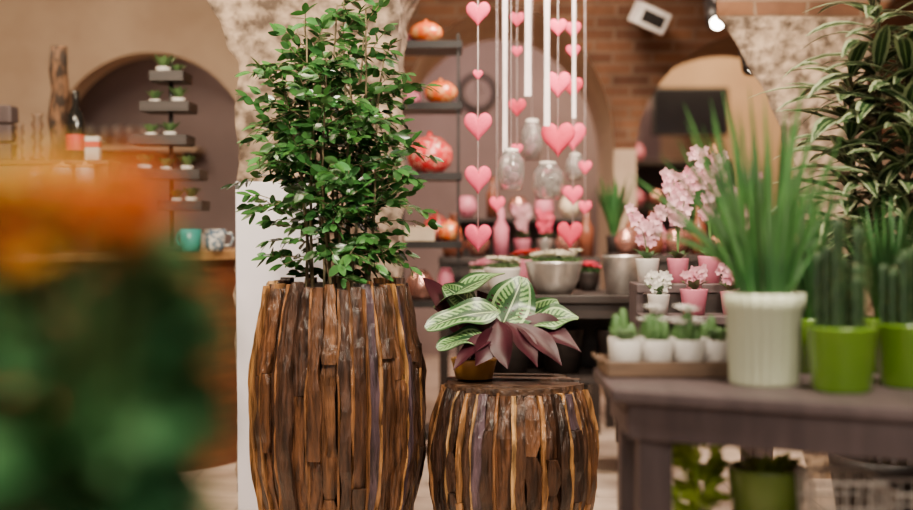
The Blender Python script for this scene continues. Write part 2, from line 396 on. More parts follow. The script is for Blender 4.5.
def succpot(name,label,loc,r,h,pm,sr,group=None,leafm=None,n=18):
    t=thing(name,label,'succulent',loc,group=group)
    m=MB(); m.lathe([(0,0),(r*.8,0),(r,h*.96),(r,h),(r*.88,h),(r*.85,h*.82),(0,h*.82)],20); m.obj('pot',pm,t)
    m=MB(); rosette(m,(0,0,h*.84),sr,n); m.obj('foliage',leafm or mSucc,t)
    return t
tx=ts.location.x
s0=succpot('potted_succulent','small succulent in white pot on a tray',(tx-.09,5.93,CT+.516),.028,.04,mWPot,.075,'succulents on the tiered stand')
for dx,z,sc in ((.0,.516,1.1),(-.12,.356,1.2),(-.02,.356,1.0),(.08,.356,1.15),(-.07,.671,1.0),(.04,.671,1.2),(-.03,.811,1.3),(.035,.811,.8),(.10,.211,1.1),(.03,.211,1.0)):
    clone(s0,(tx+dx,5.93,CT+z),R()*6,sc)
def mug(loc,mt,lab,rz=0):
    t=thing('ceramic_mug',lab,'mug',loc,rz)
    m=MB(); m.lathe([(0,0),(.03,0),(.036,.02),(.04,.08),(.037,.08),(.033,.02),(0,.01)],24); m.obj('cup_body',mt,t)
    m=MB(); m.tube([(.036,0,.065),(.06,0,.065),(.068,0,.045),(.058,0,.022),(.035,0,.02)],.005,8); m.obj('handle',mt,t)
    return t
mug((X(190,5.85),5.86,CT+.001),mTeal,'teal glazed ceramic mug on the counter',2.6).scale=(1.3,)*3
mWB=mat('blue_white_pattern',(.78,.76,.72),(.12,.2,.3),.3,60,lo=.45,hi=.55)
mug((X(213,6.0),6.05,CT+.001),mWB,'white mug with dark speckled pattern',0).scale=(1.3,)*3
mug((X(196,6.3),6.35,CT+.001),mWPot,'plain white ceramic mug on the counter',2)
ns=thing('wall_shelf','pale wall shelf in the arched niche','shelf',(X(125,8.5),8.55,Z(150,8.55)))
m=MB(); m.box((0,0,0),(1.0,.28,.03)); m.obj('shelf_board',mPlaster,ns,smooth=False)
for s in (-.4,.4):
    m=MB(); m.box((s,.05,-.06),(.03,.18,.09)); m.obj('bracket',mBlack,ns,smooth=False)
g=thing('wine_glass','clear stemmed glass on the niche shelf','glass',(X(90,8.5),8.5,Z(150,8.55)+.016),group='glasses on the niche shelf')
m=MB(); m.lathe([(0,0),(.03,0),(.005,.008),(.005,.06),(.03,.085),(.035,.12),(.03,.15),(.028,.15),(.032,.12),(.027,.09),(0,.07)],16); m.obj('glass_body',mGlass,g)
for i in range(1,7): clone(g,(X(90+i*13,8.5),8.5+.03*(i%2),Z(150,8.55)+.016))

# ------------------------------------------------------------ wooden planters
DK=[(.055,.024,.012),(.08,.035,.016),(.030,.014,.009),(.11,.048,.021),(.06,.030,.019),(.070,.047,.064),(.15,.068,.028),(.04,.019,.011)]  # dark wood tones; the purplish grey paints a sheen into some strips
OC=[(.50,.26,.08),(.40,.20,.07),(.58,.35,.14),(.26,.12,.045),(.34,.17,.06)]
def strip(m,Hh,rf,a0,a1,z0,z1,off,cc,seed,wob=.3):
    n=max(2,int((z1-z0)/.035)); wd=a1-a0; rows=[]
    tl,tr_=U(-.006,.006),U(-.006,.006)
    for k in range(n+1):
        z=z0+(z1-z0)*k/n; r=rf(z/Hh)
        w0=noise.noise(Vector((seed,z*7,0)))*wob*wd; w1=noise.noise(Vector((seed+9,z*7,3)))*wob*wd
        o=off+tl+noise.noise(Vector((seed*3,z*11,7)))*.010
        o2=off+tr_+noise.noise(Vector((seed*3+5,z*11,2)))*.010
        endt=.25*wd if k in (0,n) and seed%2>1 else 0
        b0=a0+w0+endt*.6; b1=a1+w1-endt; bm=(b0+b1)/2; om=(o+o2)/2+.004+noise.noise(Vector((seed*5,z*15,1)))*.008
        q=1+.5*noise.noise(Vector((seed,z*13,4))); m.col=tuple(v*q for v in cc)
        row=[m.av(((r-.03)*math.cos(b0),(r-.03)*math.sin(b0),z)),m.av(((r+o)*math.cos(b0),(r+o)*math.sin(b0),z)),
             m.av(((r+om)*math.cos(bm),(r+om)*math.sin(bm),z)),m.av(((r+o2)*math.cos(b1),(r+o2)*math.sin(b1),z)),m.av(((r-.03)*math.cos(b1),(r-.03)*math.sin(b1),z))]
        rows.append(row)
    for a,b in zip(rows,rows[1:]):
        for i in range(4): m.af((a[i],a[i+1],b[i+1],b[i]))
    m.af(rows[0][::-1]); m.af(rows[-1])
def barrel(m,Hh,rf,n):
    ws=[]
    for i in range(n):
        ws.append((U(.7,1.5),'d')); 
        if R()<.62: ws.append((U(.14,.42),'o'))
    tot=sum(w for w,_ in ws); a=R()
    tw=2*math.pi/tot; sd=1
    for w,k in ws:
        a0=a; a+=w*tw; a1=a; sd+=1.37
        j1,j2=Hh*U(.18,.38),Hh*U(.58,.78)
        if k=='d':
            cc=random.choice(DK); z=[.0]
            if R()<.4: z.append(j1)
            if R()<.4: z.append(j2)
            z.append(Hh*U(.975,1.012))
            for i in range(len(z)-1):
                c2=cc if R()<.8 else random.choice(DK); q=U(.8,1.2)
                strip(m,Hh,rf,a0-.003,a1+.003,z[i]+.001,z[i+1]-.001,U(-.006,.018),tuple(v*q for v in c2),sd+i*.13)
        else:
            cc=random.choice(OC); z=[0,random.choice((j1,j2)),Hh*U(.975,1.012)]
            if R()<.5: z.pop(1)
            for i in range(len(z)-1):
                q=U(.6,1.15); strip(m,Hh,rf,a0-.003,a1+.003,z[i]+.001,z[i+1]-.001,U(.0,.018),tuple(v*q for v in cc),sd+i*.5,.5)
def facet(t,A,B):
    P=[(0,A),(.28,A+B*.85),(.66,A+B*.95),(1,A)]
    for (a,b),(c,d) in zip(P,P[1:]):
        if t<=c: return b+(d-b)*(t-a)/(c-a)
    return A
def rtall(t):
    t=min(1,max(0,t)); return .35*facet(t,.252,.070)+.65*(.252+.066*max(0,math.sin(math.pi*t))**.9)
def rshort(t):
    t=min(1,max(0,t)); return .35*facet(t,.252,.060)+.65*(.252+.056*max(0,math.sin(math.pi*t))**.8)
TX,TY=X(337,4.8),4.8
tp=thing('wooden_planter','tall barrel-shaped planter of dark and ochre reclaimed wood strips','planter',(TX,TY,0))
m=MB(); barrel(m,.95,rtall,38); m.obj('body',mWoodB,tp,smooth=False)
m=MB(); m.lathe([(0,.01),(.225,.01),(.275,.45),(.235,.93),(.215,.93),(.215,.86),(0,.86)],40); m.obj('liner',mDark,tp)
SX,SY=X(514,4.78),4.78
sp=thing('wooden_barrel_stand','short barrel-shaped wooden stand of reclaimed wood strips','planter',(SX,SY,0))
m=MB(); barrel(m,.555,rshort,35); m.obj('body',mWoodB,sp,smooth=False)
m=MB(); m.lathe([(0,.01),(.225,.01),(.265,.27),(.23,.50),(.235,.548),(0,.549)],40); m.obj('core',mDark,sp)
m=MB(); nP=11; rl=.25; ang=1.45
for i in range(nP):
    x0=-rl+i*2*rl/nP; x1=x0+2*rl/nP-.004; k=U(.5,1.5); m.col=(k,k,k)
    def yb(x): return math.sqrt(max(.0006,rl*rl-x*x))+.004
    e0,e1=U(-.012,.012),U(-.012,.012); tpz=.566+U(0,.014)
    ps=[]
    for z in (.549,tpz):
        for x,y in ((x0,-yb(x0)+e0),(x1,-yb(x1)+e0),(x1,yb(x1)+e1),(x0,yb(x0)+e1)):
            ps.append((x*math.cos(ang)-y*math.sin(ang),x*math.sin(ang)+y*math.cos(ang),z))
    m.hexa(ps)
m.obj('lid',mat('plank_lid',(.12,.06,.032),(.028,.014,.009),.42,7,(3,12,6),.6,vc=True),sp,smooth=False,label='rough dark plank top')
LZ=.5805

# shrub
sh=thing('green_shrub','dense upright shrub with small glossy dark-green leaves','plant',(TX,TY,.862))
m=MB(); m.lathe([(.212,-.001),(.19,.03),(0,.045)],30); m.obj('soil',mSoil,sh)
env=[(0,.13),(.1,.21),(.2,.30),(.3,.345),(.45,.36),(.6,.33),(.75,.30),(.9,.25),(1.0,.20),(1.1,.15),(1.2,.09)]
def ev(z):
    for (a,b),(c,d) in zip(env,env[1:]):
        if z<=c: return b+(d-b)*max(0,(z-a))/(c-a)
    return .06
ms=MB(); ml=MB(); nl=0
for i in range(16):
    a=i*2.4+U(-.2,.2); br=.03+.09*math.sqrt(i/15); hh=U(.78,1.04) if i>5 else U(1.02,1.16)
    tr=(.04+.18*math.sqrt(i/15)); 
    pts=[]; K=9
    for k in range(K+1):
        t=k/K; r=br+(tr-br)*t**1.3; wob=.014*math.sin(5*t+i)
        pts.append(Vector((math.cos(a)*r+wob,math.sin(a)*r*.9+wob,.02+hh*t)))
    ms.tube(pts,[.0055*(1-.7*k/K)+.0015 for k in range(K+1)],6)
    z=.10+.05*(i%3)
    while z<hh:
        t=z/hh*K; k=min(K-1,int(t)); p=pts[k].lerp(pts[k+1],t-k)
        az=a+U(-1.9,1.9) if R()<.7 else R()*6.28
        el=U(-.1,.9); ez=ev(z)
        if z<.22: el=U(-.35,.3)
        rr=math.hypot(p.x,p.y); L=min(.26,max(.05,ez-rr*.7))*U(.45,1.2)
        d=Vector((math.cos(az)*math.cos(el),math.sin(az)*math.cos(el),math.sin(el)))
        bp=[p]; q=p.copy(); dd=d.copy(); ns_=max(2,int(L/.028)); tint=U(.65,1.3)
        for s_ in range(ns_):
            q=q+dd*L/ns_; dd=(dd+Vector((U(-.12,.12),U(-.12,.12),U(-.2,.12)))).normalized(); bp.append(q.copy())
            sd=dd.cross(Vector((0,0,1))); 
            if sd.length<.05: sd=Vector((1,0,0))
            sd.normalize(); out=Vector((q.x,q.y,0)); out=out.normalized() if out.length>.01 else Vector((0,-1,0))
            for sgn in ((1,-1) if R()<.6 else (random.choice((1,-1)),)):
                ld=(dd*.6+sd*sgn*.7+Vector((U(-.4,.4),U(-.4,.4),U(-.6,.4)))).normalized()
                kq=U(.5,1.7)*tint; ml.col=(kq*U(.85,1.2),kq,kq*U(.7,1.1))
                up=out*U(.1,1.1)+Vector((U(-.6,.6),U(-.5,.5),U(.1,1.0)))
                ml.leaf(q,ld,up,U(.046,.070),U(.024,.035),U(.0,.5),.18,5,kind='round'); nl+=1
        kq=U(.9,1.7); ml.col=(kq,kq,kq*.8); ml.leaf(q,dd,(0,-.6,1),.06,.028,.2,.18,5,kind='round')
        ms.tube(bp[::2] if len(bp)>4 else bp,.0018,4)
        z+=U(.038,.070)
ms.obj('stem',mStem,sh); ml.obj('foliage',mLeaf,sh)

# calathea
CX,CY=SX-.15,SY+.03
ca=thing('calathea_plant','calathea with patterned light-green leaves and burgundy undersides in ochre pot','plant',(CX,CY,LZ))
PH=.075
m=MB(); m.lathe([(0,0),(.07,0),(.084,.06),(.088,.07),(.088,PH),(.078,PH),(.076,.065),(0,.065)],28); m.obj('pot',mYelPot,ca)
m=MB(); m.lathe([(.075,.065),(0,.07)],20); m.obj('soil',mSoil,ca)
def cp(x,y,dy=0):
    D=CY+dy; return Vector((X(x,D)-CX,dy,Z(y,D)-LZ))
mc=MB(); mst=MB()
LV=[ # base px, tip px, width m, dy base, dy tip, up, front burgundy?, bend
 ((434,308),(500,264),.14,0,-.03,(-.6,-.3,.8),0,.5),
 ((498,312),(424,318),.15,-.06,-.15,(.05,-.7,.8),0,.5),
 ((452,318),(424,276),.13,.04,-.02,(.7,-.7,.2),1,.2),
 ((472,306),(444,284),.12,.02,-.02,(-.6,-.7,.5),0,.2),
 ((500,330),(524,278),.23,-.02,.05,(.15,-1,.55),0,-.2),
 ((526,328),(576,308),.15,-.04,-.07,(.15,-.5,.9),0,.7),
 ((486,338),(436,340),.13,-.10,-.18,(-.15,-.6,.9),0,.6),
 ((496,330),(474,364),.12,-.14,-.24,(.6,-.6,.4),1,.3),
 ((498,322),(508,368),.13,-.14,-.26,(-.5,-.8,.4),1,.2),
 ((506,322),(540,364),.13,-.12,-.25,(.5,-.6,.6),1,.4),
 ((516,324),(566,360),.12,-.10,-.22,(.2,-.6,.8),1,.5),
 ((526,326),(584,344),.11,-.06,-.16,(-.1,-.5,1),1,.5),
 ((520,324),(572,330),.13,-.03,-.10,(.1,-.8,.5),1,.4),
 ((494,334),(450,364),.11,-.13,-.24,(-.4,-.6,.8),1,.5),
 ((500,326),(478,290),.14,.05,.08,(-.4,-.9,.3),1,.1),
 ((505,334),(462,324),.14,-.03,-.06,(.0,-.9,.5),1,.1),
 ((515,328),(556,298),.13,.06,.08,(.5,-.8,.4),0,.3),
 ((478,338),(440,300),.13,.03,.05,(-.3,-.9,.3),1,.1),
]
for b,t,w,d0,d1,up,bg,bd in LV:
    B=cp(b[0],b[1],d0); T=cp(t[0],t[1],d1); d=T-B; L=d.length; d.z+=bd*.12*L
    if bg: mc.leaf(B,d,up,L,w*.80,bd*.9,.3,12,(-1,-.5,0,.5,1),'oval',m=1,back=1,curl=.6)
    else: mc.leaf(B,d,up,L,w*.84,bd*.9,.22,14,(-1,-.65,-.3,0,.3,.65,1),'broad',m=0,back=1,curl=1.4)
    r0=Vector((U(-.03,.03),U(-.03,.03),.065)); mid=(r0+B)/2+Vector((0,0,.04))
    mst.tube([r0,mid,B],[.004,.0035,.003],6)
mc.obj('foliage',[mCal,mBurg],ca); mst.obj('stem',mBurg,ca)

# ------------------------------------------------------------ plant table (grey)
tz=.75
gt=thing('plant_table','grey-brown painted wooden plant table with thick apron','table',(.95,3.2,0))
def pl(x,y): return (x-.95,y-3.2)
m=MB(); extr(m,[pl(.386,3.15),pl(1.75,2.46),pl(1.9,3.9),pl(1.2,3.78),pl(.392,3.64)],tz-.03,tz); m.obj('table_top',mGrey,gt,smooth=False,bevel=.005)
for P_ in ([pl(.43,3.17),pl(1.74,2.51),pl(1.76,2.54),pl(.45,3.2)],[pl(.43,3.21),pl(.455,3.21),pl(.46,3.6),pl(.435,3.6)]):
    m=MB(); extr(m,P_,tz-.125,tz-.03); m.obj('apron',mGrey,gt,smooth=False,bevel=.003)
for x,y in ((.50,3.22),(1.7,2.64),(.50,3.57),(1.78,3.78)):
    m=MB(); px,py=pl(x,y); m.box((px,py,(tz-.03)/2),(.085,.075,tz-.03)); m.obj('leg',mGrey,gt,smooth=False,bevel=.004)
LS=.30
m=MB(); extr(m,[pl(.47,3.22),pl(1.72,2.66),pl(1.8,3.75),pl(.5,3.58)],LS-.03,LS); m.obj('lower_shelf',mGrey,gt,smooth=False)

bx,by=X(764,3.26),3.26
bp=thing('potted_grass_plant','long upright green blade leaves in pale green ribbed pot','plant',(bx,by,tz+.001))
m=MB(); m.lathe([(0,0),(.083,0),(.086,.01),(.094,.19),(.099,.195),(.102,.235),(.094,.235),(.09,.2),(0,.2)],144,rib=.022,nr=24); m.obj('pot',mPalePot,bp)
m=MB(); m.lathe([(.085,.2),(0,.215)],24); m.obj('soil',mSoil,bp)
m=MB()
for i in range(80):
    a=R()*6.28; rr=.065*math.sqrt(R()); lean=abs(random.gauss(0,.19))+.02
    d=Vector((math.cos(a)*lean*1.15,math.sin(a)*lean*.8,1)); L=U(.20,.52)
    k=U(.35,1.9); m.col=(k,k,k*.9)
    m.leaf((math.cos(a)*rr,math.sin(a)*rr,.2),d,(U(-.6,.6),-1,.2),L,U(.013,.023),U(0,.3),.3,8,kind='blade')
for x,y,b_ in ((632,178,.35),(646,208,.6),(683,112,.1),(700,132,.1),(797,88,0),(660,160,.3),(828,155,.1),(760,105,0),(846,195,.5),(640,235,1.0),(720,100,0),(735,118,0),(812,120,0),(690,170,.4),(668,230,.9),(835,240,.9),(676,145,.2),(708,108,.05),(745,95,0),(780,110,0)):
    T=Vector((X(x,by)-bx,-.05,Z(y,by)-tz)); B=Vector((U(-.04,.04),0,.2)); d=T-B; L=d.length; d.z+=b_*.22; 
    k=U(.7,1.7); m.col=(k,k,k*.9); m.leaf(B,d,(0,-1,.3),L*1.04,.023,b_,.3,9,kind='blade')
m.obj('foliage',mBlade,bp)

def limepot(loc,lab,hs,seed):
    random.seed(seed)
    t=thing('potted_cactus',lab,'cactus',loc)
    m=MB(); m.lathe([(0,0),(.068,0),(.072,.008),(.085,.15),(.088,.156),(.086,.16),(.079,.158),(.074,.13),(0,.13)],36); m.obj('pot',mGreenPot,t)
    m=MB(); m.lathe([(.070,.13),(0,.14)],20); m.obj('soil',mSoil,t)
    m=MB(); m2=MB()
    for i in range(hs[0]):
        a=i*2.4; r=.062*math.sqrt(i/hs[0]); h=U(hs[1],hs[2]); x,y=r*math.cos(a),r*math.sin(a)
        K=10; m.lathe([(0,.13)]+[(.0105*(1+.15*math.sin(k*2.1)),.13+h*k/K*.95) for k in range(K+1)]+[(0,.13+h)],24,(x,y,0),rib=.42,nr=4)
        for k in range(int(h/.011)):
            z=.15+k*.011
            if z>.13+h*.99: break
            for j in range(4):
                aa=j*1.57; m2.leaf((x+.013*math.cos(aa),y+.013*math.sin(aa),z),(math.cos(aa),math.sin(aa),U(.1,1)),(0,0,1),U(.012,.032),.006,.2,.1,2)
    m.obj('cactus_body',mCact,t,label='ribbed dark green columns')
    m2.obj('foliage',mCLeaf,t,label='small spiky green leaves')
    return t
limepot((X(842,3.13),3.13,tz+.001),'dark green ribbed columnar cactus in glossy lime-green pot',(12,.12,.30),3)
limepot((X(912,3.2),3.22,tz+.001),'ribbed cactus in glossy lime-green pot behind another',(10,.1,.26),5)
random.seed(21)
def bushy(name,lab,loc,pr,ph,pm,L,n,w,lean,lm,lz=(0,0),bend=.4,kind='blade',cat='plant',group=None,dz=1):
    t=thing(name,lab,cat,loc,group=group)
    m=MB(); m.lathe([(0,0),(pr*.78,0),(pr,ph*.97),(pr,ph),(pr*.9,ph),(pr*.86,ph*.85),(0,ph*.86)],26); m.obj('pot',pm,t)
    m=MB()
    for i in range(n):
        a=R()*6.28; ln=U(.05,lean); k=U(.6,1.4); m.col=(k,k,k)
        z0=ph*.86+U(*lz)
        d=(math.cos(a)*ln,math.sin(a)*ln,dz)
        rr=pr*.4 if lz[1]==0 else pr*1.1
        m.leaf((math.cos(a)*rr*R(),math.sin(a)*rr*R(),z0),d,(-math.cos(a),-math.sin(a)-.1,.2) if dz>.5 else (0,-.6,1),L*U(.6,1.1),w*U(.7,1.2),bend*U(.3,1.2),.25,6,kind=kind)
    if lz[1]>0: m.tube([(0,0,ph*.8),(0,0,ph*.86+lz[1])],.006,6)
    m.obj('foliage',lm,t)
    return t
bushy('potted_aloe','dark spiky plant in lime-green pot',(X(892,3.5),3.54,tz+.001),.08,.15,mGreenPot,.34,70,.022,.45,mBlade,bend=.5)
bushy('potted_aloe','dark spiky plant in lime-green pot',(X(815,3.48),3.54,tz+.001),.07,.15,mGreenPot,.38,50,.02,.28,mBlade,bend=.2)

dr=thing('potted_dracaena','tall dracaena with drooping pale-edged leaves','plant',(X(892,4.2),4.2,0))
m=MB(); m.lathe([(0,0),(.15,0),(.2,.36),(.205,.4),(.185,.4),(.18,.35),(0,.35)],32); m.obj('pot',mDTable,dr)
m=MB(); ml=MB()
for sx,sy,top in ((-.04,0,1.98),(.12,.04,1.86),(-.10,.06,1.66),(.03,-.05,1.75)):
    m.tube([(sx*.4,sy,.34),(sx,sy,1.0),(sx*1.2,sy,top)],[.014,.011,.008],8)
    for i in range(72):
        z=.95+(top-.95)*i/71; a=i*2.4; el=U(-.1,.7); 
        ml.leaf((sx*1.2,sy,z),(math.cos(a),math.sin(a),el+.25),(0,-.3,1),U(.24,.38),U(.052,.075),U(.7,1.5),.15,6,kind='oval')
m.obj('stem',mStem,dr); ml.obj('foliage',mDrac,dr)

# cactus tray
tr=thing('wooden_tray','rustic wooden tray holding small white pots','tray',(.585,3.50,tz+.001))
m=MB(); m.box((0,0,.006),(.35,.2,.012)); 
for y in (-.1,.1): m.box((0,y,.022),(.36,.012,.04))
for x in (-.178,.178): m.box((x,0,.022),(.012,.2,.04))
m.obj('tray_body',mTray,tr,smooth=False,bevel=.002)
for x in (-.19,.19):
    m=MB(); m.tube([(x,-.04,.035),(x*1.08,-.03,.05),(x*1.08,.03,.05),(x,.04,.035)],.005,6); m.obj('handle',mTray,tr)
for x,y,kind in ((-.125,-.047,0),(-.04,-.047,1),(.045,-.047,2),(.128,-.047,0),(-.12,.047,1),(-.035,.047,2),(.05,.047,2),(.128,.047,1)):
    t=thing('potted_cactus',['small green succulent in white ceramic pot on the tray','small green cactus in white ceramic pot on the tray','white flowering cactus in white ceramic pot on the tray'][kind],'cactus',(tr.location.x+x,tr.location.y+y,tz+.0135),group='little cacti in white pots on the tray')
    m=MB(); m.lathe([(0,0),(.034,0),(.037,.004),(.0415,.083),(.038,.085),(.036,.07),(0,.071)],22); m.obj('pot',mWPot,t)
    m=MB()
    if kind==0: rosette(m,(0,0,.07),.074,26,tilt=.45,w=.26); m.obj('foliage',mSucc,t)
    else:
        for dx,dy,h in ((0,0,U(.07,.11)),(.022,.008,U(.04,.08)),(-.02,-.006,U(.04,.09))):
            m.lathe([(0,.069),(.010,.071),(.013,.071+h*.5),(.008,.071+h*.9),(0,.071+h)],18,(dx,dy,0),rib=.25,nr=6)
        m.obj('cactus_body',mCactL,t)
        if kind==2:
            m=MB()
            for dx,dy,z in ((0,0,.175),(.02,.01,.14),(-.018,0,.14)): rosette(m,(dx,dy,z-.02),.042,14,w=.6,tilt=.2)
            m.obj('flower',mWFl,t)

# under the table
bushy('potted_leafy_plant','green leafy plant in olive green pot on the lower shelf',(X(765,3.3),3.28,LS+.001),.10,.235,mOliveP,.1,14,.05,1.5,mYLeaf,bend=.8,kind='oval')
bushy('potted_leafy_plant','loose yellow-green leafy plant in small dark pot',(X(700,3.3),3.34,LS+.001),.05,.1,mOliveP,.075,90,.032,1.3,mYLeaf,lz=(.0,.2),bend=.6,kind='oval',dz=.25)
def wirebasket(loc,w,d,h):
    t=thing('wire_basket','galvanised wire basket on the lower shelf','basket',loc,group='wire baskets under the table')
    m=MB(); n=5
    def rect(k,z,r=.003): 
        a,b=w/2*k,d/2*k; p=[(-a,-b,z),(a,-b,z),(a,b,z),(-a,b,z)]
        for i in range(4): m.tube([p[i],p[(i+1)%4]],r,5)
    for z in range(5): rect(.85+.15*z/4,.004+h*z/4,.0045 if z==4 else .003)
    for i in range(n+1):
        x=-1+2*i/n
        for y in (-1,1): m.tube([(x*w/2*.85,y*d/2*.85,.003),(x*w/2,y*d/2,h)],.0026,4); m.tube([(y*w/2*.85,x*d/2*.85,.003),(y*w/2,x*d/2,h)],.0026,4)
        m.tube([(x*w/2*.85,-d/2*.85,.003),(x*w/2*.85,d/2*.85,.003)],.0026,4)
    m.obj('basket_body',mWire,t,smooth=False)
    return t
wb=wirebasket((X(840,3.08),3.08,LS+.001),.165,.18,.245); clone(wb,(X(916,3.0),2.97,LS+.001),.0,.98)
m=MB(); m.lathe([(0,0),(.06,0),(.08,.13),(.083,.15),(.076,.15),(.06,.02),(0,.02)],28); tag(m.obj('plant_pot',mTray,loc=(X(862,3.45),3.42,LS+.001)),'empty brown terracotta pot on the lower shelf','pot')

# ------------------------------------------------------------ central furniture
et=thing('black_etagere','slim black metal tiered shelf with square boards','shelf',(X(430,6.5),6.5,0))
EX,EY=et.location.x,6.5
W=.29
lev=[Z(300,6.4),Z(241,6.4),Z(173,6.4),Z(103,6.4),Z(42,6.4)]
for x in (-1,1):
    for y in (-1,1):
        m=MB(); m.box((x*W*.5,y*.13,1.06),(.014,.014,2.12)); m.obj('post',mBlack,et,smooth=False)
for z in lev+[.12]:
    m=MB(); m.box((0,0,z-.018),(W+.04,.31,.036)); m.obj('shelf_board',mBlack,et,smooth=False)
def lidded(loc,r,mt,lab,sq=.8):
    t=thing('lacquer_ball_box',lab,'decoration',loc)
    m=MB(); m.lathe([(0,0),(r*.5,0),(r*.9,r*.35),(r,r*sq*.8),(r*.98,r*sq)],36); m.obj('bowl',mt,t)
    m=MB(); m.lathe([(r,r*sq),(r*.9,r*sq*1.4),(r*.5,r*sq*1.85),(r*.12,r*sq*1.95),(r*.1,r*sq*2.15),(0,r*sq*2.2)],36); m.obj('lid',mt,t)
    return t
mDots=mat('red_white_pattern',(.70,.010,.025),(.88,.55,.42),.3,55,lo=.54,hi=.60)
lidded((EX-.02,EY-.05,lev[4]),.085,mOrange,'glossy orange lidded ball on top board',.65)
lidded((EX-.125,EY-.0,lev[4]),.045,mPinkPot,'small pink lidded ball on top board',.6)
lidded((EX+.055,EY-.05,lev[3]),.085,mOrange,'glossy orange ball on the black shelf',.7)
lidded((EX+.0,EY-.04,lev[2]),.115,mDots,'red and white patterned ball on the black shelf',.85)
lidded((EX+.10,EY-.06,lev[1]),.06,mOrange,'orange-red ball on the black shelf',.85)
lidded((EX+.03,EY+.07,lev[1]),.065,mDots,'red patterned ball on the black shelf',1.1)
lidded((EX-.09,EY+.0,lev[3]),.045,mPinkPot,'small pink ball on the black shelf',.8)
m=MB(); m.box((0,0,.03),(.15,.1,.06)); m.box((0,0,.066),(.155,.105,.012))
tag(m.obj('gift_box',mCream,loc=(EX-.05,EY-.09,lev[1]),smooth=False,bevel=.003),'cream cardboard gift box on the black shelf','box')
m=MB(); m.lathe([(0,0),(.06,0),(.075,.02),(.07,.1),(.04,.14),(.03,.15),(0,.15)],24)
tag(m.obj('round_vase',mRose,loc=(EX-.05,EY-.03,lev[0])),'rose metallic round vase on the shelf','vase')
m=MB(); m.lathe([(0,0),(.03,0),(.045,.05),(.04,.12),(.025,.16),(0,.16)],24)
tag(m.obj('small_vase',mPinkPot,loc=(EX+.08,EY-.03,lev[0])),'small pink vase on the black shelf','vase')

def table(name,lab,x0,x1,y0,y1,z,mt,shelf=None,th=.035,leg=.05):
    t=thing(name,lab,'table',((x0+x1)/2,(y0+y1)/2,0)); w,d=x1-x0,y1-y0
    m=MB(); m.box((0,0,z-th/2),(w,d,th)); m.obj('table_top',mt,t,smooth=False,bevel=.003)
    for s in (-1,1): 
        m=MB(); m.box((0,s*(d/2-.03),z-th-.035),(w-.08,.02,.07)); m.obj('apron',mt,t,smooth=False)
    for sx in (-1,1):
        for sy in (-1,1):
            m=MB(); m.box((sx*(w/2-leg*.6),sy*(d/2-leg*.6),(z-th)/2),(leg,leg,z-th)); m.obj('leg',mt,t,smooth=False)
    if shelf: 
        m=MB(); m.box((0,0,shelf),(w-.06,d-.04,.025)); m.obj('lower_shelf',mt,t,smooth=False)
        m=MB(); m.box((0,d/2-.03,(shelf+z-.1)/2),(w-.1,.012,z-.1-shelf)); m.obj('back_panel',mt,t,smooth=False)
    return t
AZ=.84
table('display_table','dark stained wooden display table',.06,.93,5.75,6.3,AZ,mDTable,.45)
table('display_table','dark raised display table at the arch',.85,1.45,6.75,7.3,1.0,mDTable,.55)
table('display_table','long dark display table further back',-.1,.8,7.0,7.6,.98,mDTable,.5)
CZ=.92
st=thing('stepped_plant_stand','grey-mauve stepped wooden plant stand','plant stand',(.98,5.15,0))
m=MB(); m.box((0,.1,CZ-.0175),(.5,.24,.035)); m.obj('upper_step',mGrey,st,smooth=False,bevel=.003)
m=MB(); m.box((0,-.13,CZ-.13),(.5,.22,.03)); m.obj('lower_step',mGrey,st,smooth=False,bevel=.003)
for s in (-1,1):
    m=MB(); m.box((s*.235,.1,(CZ-.035)/2),(.03,.22,CZ-.035)); m.box((s*.235,-.125,(CZ-.145)/2),(.03,.2,CZ-.145)); m.obj('side_panel',mGrey,st,smooth=False)
m=MB(); m.box((0,-.01,CZ-.08),(.44,.015,.08)); m.box((0,-.2,.6),(.44,.015,.34)); m.obj('front_panel',mDTable,st,smooth=False)

def bowlplant(loc,r,h,mt,lab,fl,n=9,dens=2):
    t=thing('planted_bowl',lab,'plant',loc)
    m=MB(); m.lathe([(0,0),(r*.6,0),(r*.85,h*.4),(r,h*.95),(r*1.02,h),(r*.94,h),(r*.9,h*.85),(0,h*.86)],36); m.obj('bowl',mt,t)
    m=MB(); m2=MB()
    for i in range(n):
        a=i*2.4; q=r*.85*math.sqrt(i/n); rosette(m,(q*math.cos(a),q*math.sin(a),h*.9),.055,16)
        if i%dens==0: rosette(m2,(q*math.cos(a),q*math.sin(a),h+U(.01,.04)),.045,12,w=.6,tilt=.2)
    m.obj('foliage',mSucc,t); m2.obj('flower',fl,t); return t
bowlplant((X(553,5.95),5.90,AZ+.001),.135,.15,mSilver,'silver metal bowl planted with pale succulents',mSpine,16,dens=1)
bowlplant((X(502,5.95),5.91,AZ+.001),.085,.12,mWPot,'white bowl planted with pale flowering succulents',mSpine,9,dens=1)
bowlplant((X(482,6.2),6.17,AZ+.001),.06,.10,mWPot,'small white bowl planted with pink flowers',mPinkL,7,dens=1)
bowlplant((X(590,6.1),6.16,AZ+.001),.055,.09,mDTable,'dark pot with deep pink flowers',mPink,6,dens=1)
bowlplant((X(526,6.2),6.20,AZ+.001),.07,.15,mPinkPot,'pink bowl planted with red flowers',mRed,6,dens=1)
m=MB(); m.lathe([(0,0),(.075,0),(.096,.17),(.1,.175),(.094,.175),(.075,.02),(0,.01)],32)
tag(m.obj('metal_bucket',mSilver,loc=(X(621,5.95),5.90,AZ+.001)),'plain silver metal bucket on the dark table','bucket')
vb=thing('table_candle','cream pillar candle in pink holder','candle',(X(645,6.15),6.18,AZ+.001))
